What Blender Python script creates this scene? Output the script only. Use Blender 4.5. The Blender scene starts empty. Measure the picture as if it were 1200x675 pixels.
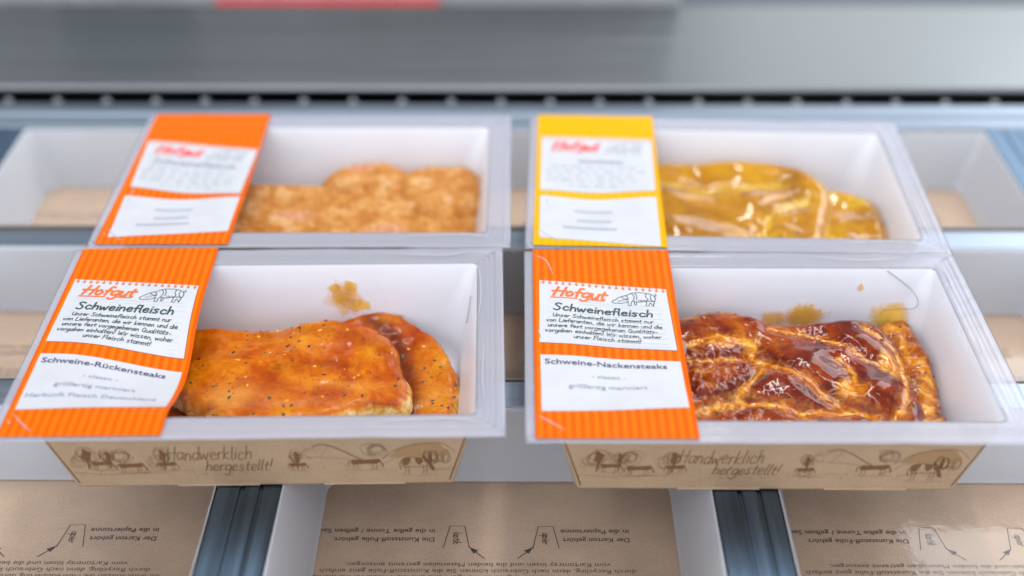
import bpy, math, random
from mathutils import Vector, noise
S = bpy.context.scene
R = math.radians
MM = 0.001

# ------------------------------------------------------------------ camera
cam_d = bpy.data.cameras.new("camera")
cam = bpy.data.objects.new("camera", cam_d)
S.collection.objects.link(cam)
cam.location = (0, 0, 0.4695)
cam.rotation_euler = (R(90 - 34.0), 0, R(0.3))
cam_d.sensor_width = 36.0
cam_d.lens = 1567.0 / 1200.0 * 36.0
cam_d.clip_start = 0.01
cam_d.clip_end = 100
cam_d.dof.use_dof = True
cam_d.dof.focus_distance = 0.715
cam_d.dof.aperture_fstop = 2.4
cam_d.dof.aperture_blades = 9
S.camera = cam

# ------------------------------------------------------------------ world
W = bpy.data.worlds.new("World")
S.world = W
W.use_nodes = True
bg = W.node_tree.nodes["Background"]
# ambient gradient added to light the tray walls: bright behind the camera, dim beyond
_t = W.node_tree
_tc = _t.nodes.new('ShaderNodeTexCoord')
_sp = _t.nodes.new('ShaderNodeSeparateXYZ')
_rp = _t.nodes.new('ShaderNodeValToRGB')
_mr = _t.nodes.new('ShaderNodeMapRange')
_mr.inputs['From Min'].default_value = -1.0
_t.links.new(_tc.outputs['Generated'], _sp.inputs[0])
_t.links.new(_sp.outputs['Y'], _mr.inputs['Value'])
_t.links.new(_mr.outputs[0], _rp.inputs[0])
_e = _rp.color_ramp.elements
_e[0].position, _e[0].color = .20, (.89, .93, 1.0, 1)
_e[1].position, _e[1].color = .72, (.22, .23, .25, 1)
_t.links.new(_rp.outputs[0], bg.inputs[0])
bg.inputs[1].default_value = 1.42

# ------------------------------------------------------------------ lamps of the hall
def lamp(name, loc, aim, sx, sy, power, col):
    d = bpy.data.lights.new(name, 'AREA')
    d.shape = 'RECTANGLE'
    d.size, d.size_y = sx, sy
    d.energy = power
    d.color = col
    o = bpy.data.objects.new(name, d)
    S.collection.objects.link(o)
    o.location = loc
    o.rotation_euler = (Vector(aim) - Vector(loc)).to_track_quat('-Z', 'Y').to_euler()
    return o
lamp("ceiling_lamp", (-0.25, 1.15, 1.75), (0, .7, 0), 1.6, 0.035, 8, (1, .97, .94))
lamp("ceiling_lamp", (0.22, 1.3, 1.8), (0.2, .8, 0), 0.035, 1.6, 8, (1, .97, .94))
lamp("window_lamp", (1.02, 2.5, .66), (.3, .8, 0), 1.40, 0.60, 3.4, (.92, .96, 1))
lamp("window_lamp", (1.40, 2.2, 1.60), (.3, .7, 0), 1.1, 1.2, 18, (.92, .96, 1))

S.view_settings.view_transform = 'Standard'
S.view_settings.look = 'None'
S.view_settings.exposure = 0.3
S.view_settings.gamma = 1.0
S.cycles.max_bounces = 10
S.cycles.transparent_max_bounces = 16
S.cycles.caustics_reflective = False
S.cycles.caustics_refractive = False
S.cycles.sample_clamp_indirect = 6.0
S.cycles.use_denoising = True

# ------------------------------------------------------------------ materials
def lin(h):
    v = [int(h[i:i + 2], 16) / 255 for i in (0, 2, 4)]
    return tuple((x / 12.92 if x <= .04045 else ((x + .055) / 1.055) ** 2.4) for x in v) + (1,)

class NT:
    def __init__(s, name):
        s.m = bpy.data.materials.new(name)
        s.m.use_nodes = True
        s.t = s.m.node_tree
        s.b = s.t.nodes["Principled BSDF"]
        s.out = s.t.nodes["Material Output"]
    def n(s, typ, **kw):
        x = s.t.nodes.new(typ)
        for k, v in kw.items():
            if k in x.inputs.keys():
                x.inputs[k].default_value = v
            else:
                setattr(x, k, v)
        return x
    def l(s, a, b):
        s.t.links.new(a, b)
    def set(s, **kw):
        for k, v in kw.items():
            s.b.inputs[k.replace('_', ' ')].default_value = v
        return s
    def coord(s, kind='Object', scale=(1, 1, 1)):
        tc = s.n('ShaderNodeTexCoord')
        mp = s.n('ShaderNodeMapping')
        mp.inputs['Scale'].default_value = scale
        s.l(tc.outputs[kind], mp.inputs[0])
        return mp.outputs[0]
    def noise(s, co, scale, detail=4, rough=.55, dist=0):
        x = s.n('ShaderNodeTexNoise')
        x.inputs['Scale'].default_value = scale
        x.inputs['Detail'].default_value = detail
        x.inputs['Roughness'].default_value = rough
        x.inputs['Distortion'].default_value = dist
        s.l(co, x.inputs['Vector'])
        return x.outputs['Fac']
    def ramp(s, fac, stops):
        x = s.n('ShaderNodeValToRGB')
        e = x.color_ramp.elements
        while len(e) < len(stops):
            e.new(.5)
        for i, (p, c) in enumerate(stops):
            e[i].position = p
            e[i].color = c if len(c) == 4 else tuple(c) + (1,)
        s.l(fac, x.inputs[0])
        return x.outputs[0]
    def mix(s, fac, a, b, mode='MIX'):
        x = s.n('ShaderNodeMix', data_type='RGBA', blend_type=mode)
        for v, i in ((fac, 0), (a, 6), (b, 7)):
            if hasattr(v, 'is_linked'):
                s.l(v, x.inputs[i])
            else:
                x.inputs[i].default_value = v
        return x.outputs[2]
    def math(s, op, a, b=0.0, clamp=False):
        x = s.n('ShaderNodeMath', operation=op, use_clamp=clamp)
        for v, i in ((a, 0), (b, 1)):
            if hasattr(v, 'is_linked'):
                s.l(v, x.inputs[i])
            else:
                x.inputs[i].default_value = v
        return x.outputs[0]
    def bump(s, h, strength=.3, dist=.001):
        x = s.n('ShaderNodeBump')
        x.inputs['Strength'].default_value = strength
        x.inputs['Distance'].default_value = dist
        s.l(h, x.inputs['Height'])
        s.l(x.outputs[0], s.b.inputs['Normal'])
        return x

M = {}
def mat_plain(name, col, rough=.5, metal=0.0, var=.06, scale=60, stretch=(1, 1, 1), bump=0.0):
    t = NT(name)
    co = t.coord('Object', stretch)
    f = t.noise(co, scale, 5, .6)
    a = tuple(min(1, c * (1 - var)) for c in col[:3]) + (1,)
    b = tuple(min(1, c * (1 + var)) for c in col[:3]) + (1,)
    t.l(t.ramp(f, [(.3, a), (.7, b)]), t.b.inputs['Base Color'])
    t.l(t.ramp(f, [(.3, (rough * .85,) * 3), (.7, (rough * 1.15,) * 3)]), t.b.inputs['Roughness'])
    t.set(Metallic=metal)
    if bump:
        t.bump(f, bump, .0005)
    M[name] = t.m
    return t

# brown kraft board
def mat_kraft(name, base):
    t = NT(name)
    co = t.coord('Object')
    f1 = t.noise(co, 40, 4)
    f2 = t.noise(t.coord('Object', (1, .35, 1)), 1800, 3, .7)
    c = t.ramp(f1, [(.3, tuple(x * .9 for x in base[:3]) + (1,)), (.7, tuple(min(1, x * 1.08) for x in base[:3]) + (1,))])
    c = t.mix(.35, c, t.ramp(f2, [(.33, (.45, .38, .32, 1)), (.6, (1.05, 1.05, 1.05, 1))]), 'MULTIPLY')
    t.l(c, t.b.inputs['Base Color'])
    t.set(Roughness=.75)
    t.bump(f2, .3, .0003)
    M[name] = t.m
mat_kraft('kraft_board', lin('bfa283'))
mat_kraft('kraft_floor', lin('d0b498'))
mat_plain('board_edge', lin('6a4d36'), .8)
mat_plain('brown_ink', lin('7c5636'), .8)
mat_plain('pale_brown_ink', lin('a5835c'), .8)
mat_plain('dark_ink', lin('56443a'), .8)

def mat_white_plastic(name, col, rough=.28, trans=.35, sss=0.0):
    t = NT(name)
    co = t.coord('Object')
    f = t.noise(co, 30, 4)
    t.l(t.ramp(f, [(.3, tuple(x * .96 for x in col[:3]) + (1,)), (.7, col)]), t.b.inputs['Base Color'])
    t.set(Roughness=rough, IOR=1.45)
    t.bump(t.noise(co, 55, 3), .12, .002)
    if trans:
        tr = t.n('ShaderNodeBsdfTranslucent')
        tr.inputs[0].default_value = col
        mx = t.n('ShaderNodeMixShader')
        mx.inputs[0].default_value = trans
        t.l(t.b.outputs[0], mx.inputs[1])
        t.l(tr.outputs[0], mx.inputs[2])
        t.l(mx.outputs[0], t.out.inputs[0])
    M[name] = t.m
mat_white_plastic('liner_plastic', lin('eff2fa'), .28, .08)
mat_white_plastic('cavity_plastic', lin('dfe3ea'), .3, .25)

def mat_film(name, tint, opac, rough, bump=.25, bscale=45, opaque_col=(.8, .82, .9, 1), ior=1.42):
    """clear packaging film: see-through with a glossy skin and a little milkiness"""
    t = NT(name)
    t.t.nodes.remove(t.b)
    tr = t.n('ShaderNodeBsdfTransparent'); tr.inputs[0].default_value = tint
    gl = t.n('ShaderNodeBsdfGlossy'); gl.inputs['Roughness'].default_value = rough
    df = t.n('ShaderNodeBsdfDiffuse'); df.inputs[0].default_value = opaque_col
    fr = t.n('ShaderNodeFresnel')
    ge = t.n('ShaderNodeNewGeometry')   # both faces of the thin sheet reflect like the outer one
    t.l(t.math('SUBTRACT', ior, t.math('MULTIPLY', ge.outputs['Backfacing'], ior - 1 / ior)), fr.inputs[0])
    bp = t.n('ShaderNodeBump')
    bp.inputs['Strength'].default_value = bump
    bp.inputs['Distance'].default_value = .002
    t.l(t.noise(t.coord('Object'), bscale, 3), bp.inputs['Height'])
    t.l(bp.outputs[0], gl.inputs['Normal'])
    t.l(bp.outputs[0], fr.inputs['Normal'])
    m1 = t.n('ShaderNodeMixShader'); m1.inputs[0].default_value = opac
    t.l(tr.outputs[0], m1.inputs[1]); t.l(df.outputs[0], m1.inputs[2])
    m2 = t.n('ShaderNodeMixShader')
    t.l(fr.outputs[0], m2.inputs[0]); t.l(m1.outputs[0], m2.inputs[1]); t.l(gl.outputs[0], m2.inputs[2])
    t.l(m2.outputs[0], t.out.inputs[0])
    M[name] = t.m
mat_film('clear_film', (.995, .995, .995, 1), .0, .10, .7, 28, ior=1.10)
mat_film('clear_sheet', (.97, .97, .98, 1), .03, .1, .25, 60)
mat_film('flange_plastic', (.92, .93, .98, 1), .42, .22, .35, 60, (.60, .60, .67, 1))

mat_film('crease_film', (.98, .98, .98, 1), .35, .1, .2, 90, (.85, .86, .9, 1), ior=1.5)

# printed label stock
def mat_stripes(name, a, b):
    t = NT(name)
    uv = t.n('ShaderNodeUVMap', uv_map='print')
    sp = t.n('ShaderNodeSeparateXYZ')
    t.l(uv.outputs[0], sp.inputs[0])
    w = t.math('SINE', t.math('MULTIPLY', sp.outputs[0], 2 * math.pi / 4.5))
    f = t.math('ADD', t.math('MULTIPLY', w, 1.3), .5, True)
    t.l(t.mix(f, a, b), t.b.inputs['Base Color'])
    t.set(Roughness=.42, IOR=1.12, Coat_Weight=.5, Coat_Roughness=.08)
    t.b.inputs['Coat IOR'].default_value = 1.2
    t.bump(t.noise(t.coord('Object'), 40, 3), .1, .001)
    M[name] = t.m
mat_stripes('orange_print', lin('d85800'), lin('de6e04'))
mat_stripes('yellow_print', lin('dca200'), lin('e0aa00'))
for nm, c, r in (('white_print', 'c2c4ca', .5), ('logo_orange', 'ea6414', .5), ('logo_red', 'e8433a', .4), ('green_ink', '1f3f3c', .5),
                 ('grey_ink', '8e9aa2', .5), ('rule_ink', 'b9c0c6', .5), ('purple_ink', '3a3560', .5), ('pale_purple_ink', '8286a0', .5),
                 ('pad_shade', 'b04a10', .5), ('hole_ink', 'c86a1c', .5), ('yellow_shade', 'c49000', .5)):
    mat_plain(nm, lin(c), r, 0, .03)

# metals
def mat_steel(name, col, rough, stretch, streak=.25, metal=1.0, sc=8):
    t = NT(name)
    f = t.noise(t.coord('Object', stretch), sc, 6, .65)
    t.l(t.ramp(f, [(.3, tuple(x * (1 - streak) for x in col[:3]) + (1,)), (.7, tuple(min(1, x * (1 + streak)) for x in col[:3]) + (1,))]), t.b.inputs['Base Color'])
    t.l(t.ramp(f, [(.3, (rough * .8,) * 3), (.7, (rough * 1.25,) * 3)]), t.b.inputs['Roughness'])
    t.set(Metallic=metal)
    t.bump(f, .05, .0005)
    M[name] = t.m
mat_steel('rail_steel', lin('62788e'), .42, (30, .6, 6), .28)
mat_steel('bar_steel', lin('94a0ae'), .38, (.6, 20, 6), .15)
mat_steel('cover_steel', lin('8c9092'), .36, (.4, 14, 6), .07)
mat_steel('grey_cover', lin('7c8184'), .5, (2, 4, 6), .10)
mat_steel('pin_steel', lin('8d9194'), .4, (5, 5, 5), .1)
mat_plain('black_gap', lin('15191c'), .6)
mat_plain('red_plastic', lin('c8251c'), .4)
mat_plain('housing_paint', lin('aeb2b4'), .5, 0, .15, 12, (1, 1, .3))
mat_plain('crease_grey', lin('767c88'), .5)
mat_plain('hatch_paint', lin('969c9e'), .5)
mat_plain('dark_grey_paint', lin('45494c'), .5)
mat_plain('bed_paint', lin('5a6068'), .6)

# meats
def mat_meat(name, cols, fatcols, rough=.16, coat=1.0, spots=True, scale=1.0, sss=.25, nb=.25, fine=.22, ior=1.2, spk=.4):
    """wet marinated meat; attribute fat (0 lean, 1 fat) steers the colour"""
    t = NT(name)
    co = t.coord('Object')
    at = t.n('ShaderNodeAttribute', attribute_name='fat')
    f1 = t.noise(co, 38 * scale, 5, .6, .6)
    f2 = t.noise(co, 170 * scale, 4, .6, .8)
    f3 = t.noise(co, 620 * scale, 4, .65)
    mixf = t.math('ADD', t.math('MULTIPLY', f1, .72), t.math('MULTIPLY', f2, .28))
    lean = t.ramp(mixf, [(.34, cols[0]), (.46, cols[1]), (.54, cols[2]), (.66, cols[3])])
    fat = t.ramp(f2, [(.34, fatcols[0]), (.5, fatcols[1]), (.68, fatcols[2])])
    ff = t.math('ADD', at.outputs['Fac'], t.math('MULTIPLY', t.math('SUBTRACT', f2, .5), .55), True)
    c = t.mix(t.ramp(ff, [(.12, (0, 0, 0, 1)), (.85, (1, 1, 1, 1))]), lean, fat)
    pl = t.n('ShaderNodeAttribute', attribute_name='pale')
    c = t.mix(pl.outputs['Fac'], c, lin('e09a3c'))
    dk = t.n('ShaderNodeAttribute', attribute_name='sauce_shade')
    c = t.mix(dk.outputs['Fac'], c, lin('5c1a00'))  # darker sauce patches and painted crevice shade
    if spots:
        c = t.mix(spk, c, t.ramp(f3, [(.30, (.30, .14, .06, 1)), (.43, (.95, .9, .85, 1)), (.58, (1, 1, 1, 1)), (.72, (1.35, 1.35, 1.2, 1))]), 'MULTIPLY')
    t.l(c, t.b.inputs['Base Color'])
    t.set(Roughness=rough, Coat_Weight=coat, Coat_Roughness=.035, IOR=ior)
    t.b.inputs['Coat IOR'].default_value = 1.3
    if sss:
        t.set(Subsurface_Weight=sss, Subsurface_Scale=.003)
        t.b.inputs['Subsurface Radius'].default_value = (1.0, .35, .12)
    h = t.math('ADD', t.math('MULTIPLY', f2, .7), t.math('MULTIPLY', f3, fine))
    t.bump(h, nb, .002)
    M[name] = t.m
mat_meat('loin_meat', [lin('9a3600'), lin('b65200'), lin('c86c04'), lin('d68c18')],
         [lin('c8841c'), lin('e2b04c'), lin('f0dcae')], .22, .35, True, 1.0, .08, .1, .35, 1.2, .45)
mat_meat('neck_meat', [lin('4c0a00'), lin('701e00'), lin('903800'), lin('ac5a04')],
         [lin('b05800'), lin('d08008'), lin('e6b450')], .12, .6, True, 1.0, .1, .035, .12, 1.25, .3)
mat_meat('crumb_meat', [lin('b86c2c'), lin('cc8840'), lin('da9e58'), lin('ecc898')],
         [lin('c46c34'), lin('d8946a'), lin('f0d0b4')], .5, .1, True, 2.2, .1, .8, .5, 1.2, .6)
mat_meat('curry_meat', [lin('8c5a00'), lin('ac7200'), lin('be8400'), lin('c89600')],
         [lin('b08c00'), lin('cc9e00'), lin('dcb030')], .09, .7, True, .7, .1, .03, .1, 1.35, .3)
def mat_sauce(name, col, thin=None):
    t = NT(name)
    co = t.coord('Object')
    f = t.noise(co, 120, 4)
    t.l(t.ramp(f, [(.3, tuple(x * .88 for x in col[:3]) + (1,)), (.7, col)]), t.b.inputs['Base Color'])
    t.set(Roughness=.15, IOR=1.35)
    if thin:
        at = t.n('ShaderNodeAttribute', attribute_name='fade')
        g = t.noise(t.coord('Object', (1, 1, .45)), 260, 5, .65)
        a = t.math('SUBTRACT', t.math('MULTIPLY', at.outputs['Fac'], 2.2), t.math('MULTIPLY', g, 1.9))
        a = t.math('MULTIPLY', t.math('ADD', a, .45, True), thin, True)
        t.l(a, t.b.inputs['Alpha'])
    M[name] = t.m
mat_sauce('red_sauce', lin('8a3206'))
mat_sauce('yellow_puddle', lin('d89a10'))
mat_sauce('yellow_sauce', lin('ffcf58'), .9)
mat_sauce('thin_sauce', lin('fcc060'), .75)
mat_sauce('red_drip', lin('a84408'), .9)
for nm, c in (('black_flake', '16110c'), ('green_flake', '3a3a14'), ('yellow_flake', 'e0a020'), ('red_flake', 'a83208')):
    mat_plain(nm, lin(c), .3)

# ------------------------------------------------------------------ object helpers
def tag(o, label, cat, group=None, kind=None):
    if label: o['label'] = label
    if cat: o['category'] = cat
    if group: o['group'] = group
    if kind: o['kind'] = kind
    return o
def empty(name, loc=(0, 0, 0), rz=0.0):
    o = bpy.data.objects.new(name, None)
    o.empty_display_size = .02
    S.collection.objects.link(o)
    o.location = loc
    o.rotation_euler = (0, 0, rz)
    return o

class MB:
    """collects verts (millimetres) and faces, becomes ONE mesh object"""
    def __init__(s):
        s.v = []; s.f = []; s.mi = []; s.mats = []; s.sm = []
    def mat(s, name):
        if name not in s.mats: s.mats.append(name)
        return s.mats.index(name)
    def add(s, vs, fs, mat, smooth=False):
        k = len(s.v); m = s.mat(mat)
        s.v += [tuple(p) for p in vs]
        for f in fs:
            s.f.append([i + k for i in f]); s.mi.append(m); s.sm.append(smooth)
    def box(s, x0, x1, y0, y1, z0, z1, mat, bev=0.0):
        b = min(bev, (x1 - x0) / 2.01, (y1 - y0) / 2.01, (z1 - z0) / 2.01)
        if b <= 0:
            vs = [(x, y, z) for z in (z0, z1) for y in (y0, y1) for x in (x0, x1)]
            s.add(vs, [(0, 2, 3, 1), (4, 5, 7, 6), (0, 1, 5, 4), (2, 6, 7, 3), (0, 4, 6, 2), (1, 3, 7, 5)], mat)
            return
        def ring(i, z):
            return [(x0 + i, y0 + b, z), (x0 + b, y0 + i, z), (x1 - b, y0 + i, z), (x1 - i, y0 + b, z),
                    (x1 - i, y1 - b, z), (x1 - b, y1 - i, z), (x0 + b, y1 - i, z), (x0 + i, y1 - b, z)]
        rs = [ring(b, z0), ring(0, z0 + b), ring(0, z1 - b), ring(b, z1)]
        s.loft(rs, mat, cap0=True, cap1=True, smooth=False)
    def loft(s, rings, mat, cap0=False, cap1=False, smooth=True):
        n = len(rings[0]); vs = [p for r in rings for p in r]; fs = []
        for k in range(len(rings) - 1):
            for i in range(n):
                j = (i + 1) % n
                fs.append((k * n + i, k * n + j, (k + 1) * n + j, (k + 1) * n + i))
        s.add(vs, fs, mat, smooth)
        k0 = len(s.v) - len(vs)
        m = s.mat(mat)
        if cap0:
            s.f.append([k0 + i for i in range(n)][::-1]); s.mi.append(m); s.sm.append(False)
        if cap1:
            s.f.append([k0 + (len(rings) - 1) * n + i for i in range(n)]); s.mi.append(m); s.sm.append(False)
    def build(s, name, parent=None, uv=None, attrs=None):
        me = bpy.data.meshes.new(name)
        me.from_pydata([(x * MM, y * MM, z * MM) for x, y, z in s.v], [], s.f)
        for m in s.mats: me.materials.append(M[m])
        me.polygons.foreach_set('material_index', s.mi)
        me.polygons.foreach_set('use_smooth', s.sm)
        if uv:
            lay = me.uv_layers.new(name='print')
            for lp in me.loops:
                lay.data[lp.index].uv = uv[lp.vertex_index]
        if attrs:
            for k, vals in attrs.items():
                a = me.attributes.new(k, 'FLOAT', 'POINT')
                a.data.foreach_set('value', vals)
        me.update()
        o = bpy.data.objects.new(name, me)
        S.collection.objects.link(o)
        if parent: o.parent = parent
        return o

def rrect(w, d, r, z, n=8, cx=0, cy=0):
    pts = []
    for sx, sy, a0 in ((1, -1, -90), (1, 1, 0), (-1, 1, 90), (-1, -1, 180)):
        for i in range(n + 1):
            a = R(a0 + 90 * i / n)
            pts.append((cx + sx * (w / 2 - r) + r * math.cos(a), cy + sy * (d / 2 - r) + r * math.sin(a), z))
    return pts

def catmull(pts, n=6, closed=False):
    out = []; m = len(pts)
    if m < 3 and not closed: 
        return [tuple(p) for p in pts]
    rng = range(m if closed else m - 1)
    for i in rng:
        g = lambda k: pts[k % m] if closed else pts[min(max(k, 0), m - 1)]
        p0, p1, p2, p3 = g(i - 1), g(i), g(i + 1), g(i + 2)
        for j in range(n):
            t = j / n
            out.append(tuple(.5 * (2 * b + (c - a) * t + (2 * a - 5 * b + 4 * c - d) * t * t + (3 * b - a - 3 * c + d) * t ** 3)
                             for a, b, c, d in zip(p0, p1, p2, p3)))
    if not closed: out.append(tuple(pts[-1]))
    return out

def nz(x, y, z=0.0): return noise.noise(Vector((x, y, z)))

# ------------------------------------------------------------------ flat prints
class Print:
    """flat artwork in its own 2D space: list of (polygons, material, layer)"""
    def __init__(s): s.items = []
    def poly(s, pts, mat, layer=1): s.items.append((list(pts), [list(range(len(pts)))], mat, layer))
    def grid(s, q, mat, layer=1, nx=14, ny=12):
        (a, b, c, d) = q  # TL TR BR BL
        vs = []
        for j in range(ny + 1):
            for i in range(nx + 1):
                u, v = i / nx, j / ny
                vs.append(tuple((d[k] * (1 - u) + c[k] * u) * (1 - v) + (a[k] * (1 - u) + b[k] * u) * v for k in (0, 1)))
        fs = [(j * (nx + 1) + i, j * (nx + 1) + i + 1, (j + 1) * (nx + 1) + i + 1, (j + 1) * (nx + 1) + i) for j in range(ny) for i in range(nx)]
        s.items.append((vs, fs, mat, layer))
    def stroke(s, pts, w, mat, layer=2, smooth=True, taper=0.0):
        P = catmull(pts, 5) if smooth else [tuple(p) for p in pts]
        Q = [P[0]]
        for p in P[1:]:
            if math.dist(p, Q[-1]) > 1e-6: Q.append(p)
        if len(Q) < 2: return
        vs = []; n = len(Q)
        for i, p in enumerate(Q):
            a = Q[max(i - 1, 0)]; b = Q[min(i + 1, n - 1)]
            dx, dy = b[0] - a[0], b[1] - a[1]; L = math.hypot(dx, dy) or 1
            k = w / 2 * (1 - taper * abs(2 * i / (n - 1) - 1))
            e = 0
            if i == 0: e = -.35 * w
            if i == n - 1: e = .35 * w
            vs.append((p[0] - dy / L * k + dx / L * e, p[1] + dx / L * k + dy / L * e))
            vs.append((p[0] + dy / L * k + dx / L * e, p[1] - dx / L * k + dy / L * e))
        fs = [(2 * i + 1, 2 * i + 3, 2 * i + 2, 2 * i) for i in range(n - 1)]
        s.items.append((vs, fs, mat, layer))
    def disc(s, c, rx, ry, mat, layer=2, n=12, rot=0):
        s.poly([(c[0] + rx * math.cos(a) * math.cos(rot) - ry * math.sin(a) * math.sin(rot), c[1] + rx * math.cos(a) * math.sin(rot) + ry * math.sin(a) * math.cos(rot))
                for a in [2 * math.pi * i / n for i in range(n)]], mat, layer)
    def text(s, txt, x, y, h, mat, align='LEFT', width=None, layer=2, bold=0.0):
        cu = bpy.data.curves.new('txt', 'FONT')
        cu.body = txt; cu.size = 1.0; cu.resolution_u = 3
        cu.offset = bold
        o = bpy.data.objects.new('txt', cu)
        S.collection.objects.link(o)
        bpy.context.view_layer.update()
        me = o.to_mesh()
        vs = [(v.co.x, v.co.y) for v in me.vertices]
        fs = [list(p.vertices) for p in me.polygons]
        o.to_mesh_clear()
        bpy.data.objects.remove(o); bpy.data.curves.remove(cu)
        if not vs: return
        x0 = min(v[0] for v in vs); x1 = max(v[0] for v in vs)
        k = h / .72
        kx = width / (x1 - x0) if width else k
        ox = {'LEFT': 0, 'CENTER': -(x1 - x0) / 2, 'RIGHT': -(x1 - x0)}[align] * kx
        s.items.append(([(x + ox + (vx - x0) * kx, y + vy * k) for vx, vy in vs], fs, mat, layer))
    def map(s, fn):
        p = Print()
        p.items = [([fn(*v) for v in vs], fs, m, ly) for vs, fs, m, ly in s.items]
        return p
    def onto(s, mb, fn):
        """fn(x, y, layer) -> xyz in mm; winding made to face up in print space"""
        for vs, fs, m, ly in s.items:
            out = []
            for f in fs:
                ar = sum(vs[f[i]][0] * vs[f[(i + 1) % len(f)]][1] - vs[f[(i + 1) % len(f)]][0] * vs[f[i]][1] for i in range(len(f)))
                out.append(list(f) if ar >= 0 else list(f)[::-1])
            mb.add([fn(v[0], v[1], ly) for v in vs], out, m)

# hand lettering: strokes on a 1-high grid, x-height about .55
HAND = {
 'a': ".45,.48 .25,.58 .05,.3 .2,.02 .42,.2|.47,.56 .43,.15 .58,.02", 'b': ".1,1 .08,.02|.08,.3 .3,.55 .45,.3 .3,.02 .08,.1",
 'c': ".45,.45 .25,.58 .06,.3 .22,.02 .46,.12", 'd': ".45,.45 .22,.56 .05,.28 .2,.02 .44,.2|.5,1 .46,.02",
 'e': ".08,.3 .42,.36 .36,.54 .2,.56 .06,.3 .2,.02 .46,.12", 'f': ".42,.95 .25,.98 .18,.7 .16,.02|.02,.52 .38,.55",
 'g': ".45,.48 .25,.57 .05,.3 .2,.05 .42,.22|.47,.56 .44,-.15 .25,-.38 .04,-.25", 'h': ".1,1 .07,.02|.08,.3 .28,.56 .42,.4 .42,.02",
 'i': ".12,.55 .1,.02|.13,.78 .14,.82", 'k': ".1,1 .07,.02|.42,.56 .1,.26 .45,.02", 'l': ".12,1 .08,.2 .18,.02",
 'm': ".06,.55 .05,.02|.06,.35 .22,.56 .32,.4 .32,.02|.32,.35 .5,.56 .6,.4 .6,.02", 'n': ".07,.55 .06,.02|.07,.32 .26,.56 .4,.4 .42,.02",
 'o': ".25,.57 .06,.3 .22,.02 .45,.28 .25,.57", 'p': ".08,.55 .05,-.38|.08,.35 .3,.57 .45,.3 .28,.03 .07,.15",
 'r': ".08,.55 .07,.02|.08,.35 .22,.54 .4,.52", 's': ".4,.5 .22,.57 .1,.44 .35,.2 .22,.02 .04,.1", 't': ".2,.85 .16,.15 .34,.03|.02,.55 .4,.57",
 'u': ".07,.55 .1,.1 .25,.02 .42,.25|.45,.55 .43,.02", 'v': ".04,.55 .2,.02 .42,.56", 'w': ".04,.55 .16,.02 .32,.45 .45,.02 .62,.56",
 'z': ".05,.53 .42,.55 .05,.03 .46,.04", ',': ".12,.05 .06,-.15", '!': ".16,1 .1,.3|.08,.04 .09,.08", '-': ".05,.28 .35,.3",
 'ä': ".45,.48 .25,.58 .05,.3 .2,.02 .42,.2|.47,.56 .43,.15 .58,.02|.15,.78 .16,.82|.35,.8 .36,.84", '.': ".08,.03 .09,.07",
 'S': ".55,.88 .3,1 .12,.78 .48,.35 .3,.02 .02,.15", 'U': ".06,.95 .08,.2 .3,.02 .5,.3 .55,.95|.54,.5 .58,.02",
 'L': ".12,.98 .06,.04 .5,.06", 'Q': ".35,1 .06,.55 .3,.02 .62,.45 .35,1|.4,.25 .66,-.05", 'H': ".14,1 .06,0|.62,1 .52,0|-.12,.52 .72,.56",
 'F': ".1,.98 .06,0|.1,.97 .5,.98|.08,.52 .42,.54", 'W': ".02,.95 .18,.03 .4,.7 .55,.03 .78,.97", 'C': ".5,.85 .3,.98 .06,.5 .25,.03 .55,.15",
}
HW = {'m': .7, 'w': .72, 'i': .24, 'l': .26, 't': .42, 'f': .42, 'r': .42, ',': .22, '!': .3, '.': .2, ' ': .38, 'S': .66, 'U': .7, 'L': .56, 'Q': .74, 'H': .72, 'W': .86, '-': .4, 'F': .52}
def hand(p, txt, x, y, h, mat, w, width=None, shear=0.1, layer=2, rnd=None, vary=0.0, align='LEFT'):
    tot = sum(HW.get(c, .54) for c in txt)
    kx = width / tot if width else h * .95
    if align == 'CENTER': x -= kx * tot / 2
    cx = x
    for i, c in enumerate(txt):
        dy = (rnd.uniform(-1, 1) * vary * h if rnd else 0)
        for st in HAND.get(c, '').split('|'):
            if not st: continue
            pts = [tuple(float(q) for q in a.split(',')) for a in st.split()]
            p.stroke([(cx + a * kx + b * h * shear, y + b * h + dy) for a, b in pts], w, mat, layer, smooth=len(pts) > 2)
        cx += HW.get(c, .54) * kx
    return cx

def pig(p, x, y, w, h, mat, lw):
    def st(pts, k=1): p.stroke([(x + a * w, y + b * h) for a, b in pts], lw * k, mat, 4)
    st([(.98, .95), (1.0, .82), (.95, .78), (.97, .6), (.93, .3), (.9, .02)], 1.2)
    st([(.95, .82), (.8, .95), (.6, .97), (.45, .9), (.33, .72), (.2, .6), (.08, .38), (.0, .22), (.04, .1), (.12, .12)])
    st([(.12, .12), (.2, .12), (.3, .2), (.36, .32)])
    st([(.3, .72), (.36, .55), (.34, .42), (.26, .48), (.22, .58)])
    st([(.36, .32), (.35, .1), (.36, 0), (.41, 0), (.42, .2), (.46, .34)])
    st([(.5, .33), (.49, .1), (.52, .05), (.55, .3)])
    st([(.46, .34), (.6, .28), (.74, .36), (.76, .2), (.74, .04), (.8, .02), (.84, .25), (.9, .02)])
    st([(.45, .88), (.5, .7), (.49, .5), (.46, .36)]); st([(.52, .95), (.56, .7), (.55, .45)])
    st([(.78, .92), (.76, .7), (.8, .5), (.76, .38)]); st([(.88, .85), (.86, .6), (.9, .4)])
    for i in range(9):
        a = .58 + i * .04
        st([(a, .42 + .05 * (i % 2)), (a + .05, .34)], .7)
    for i in range(5):
        st([(.12 + i * .05, .3 + .05 * i), (.17 + i * .05, .22 + .05 * i)], .7)

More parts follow.
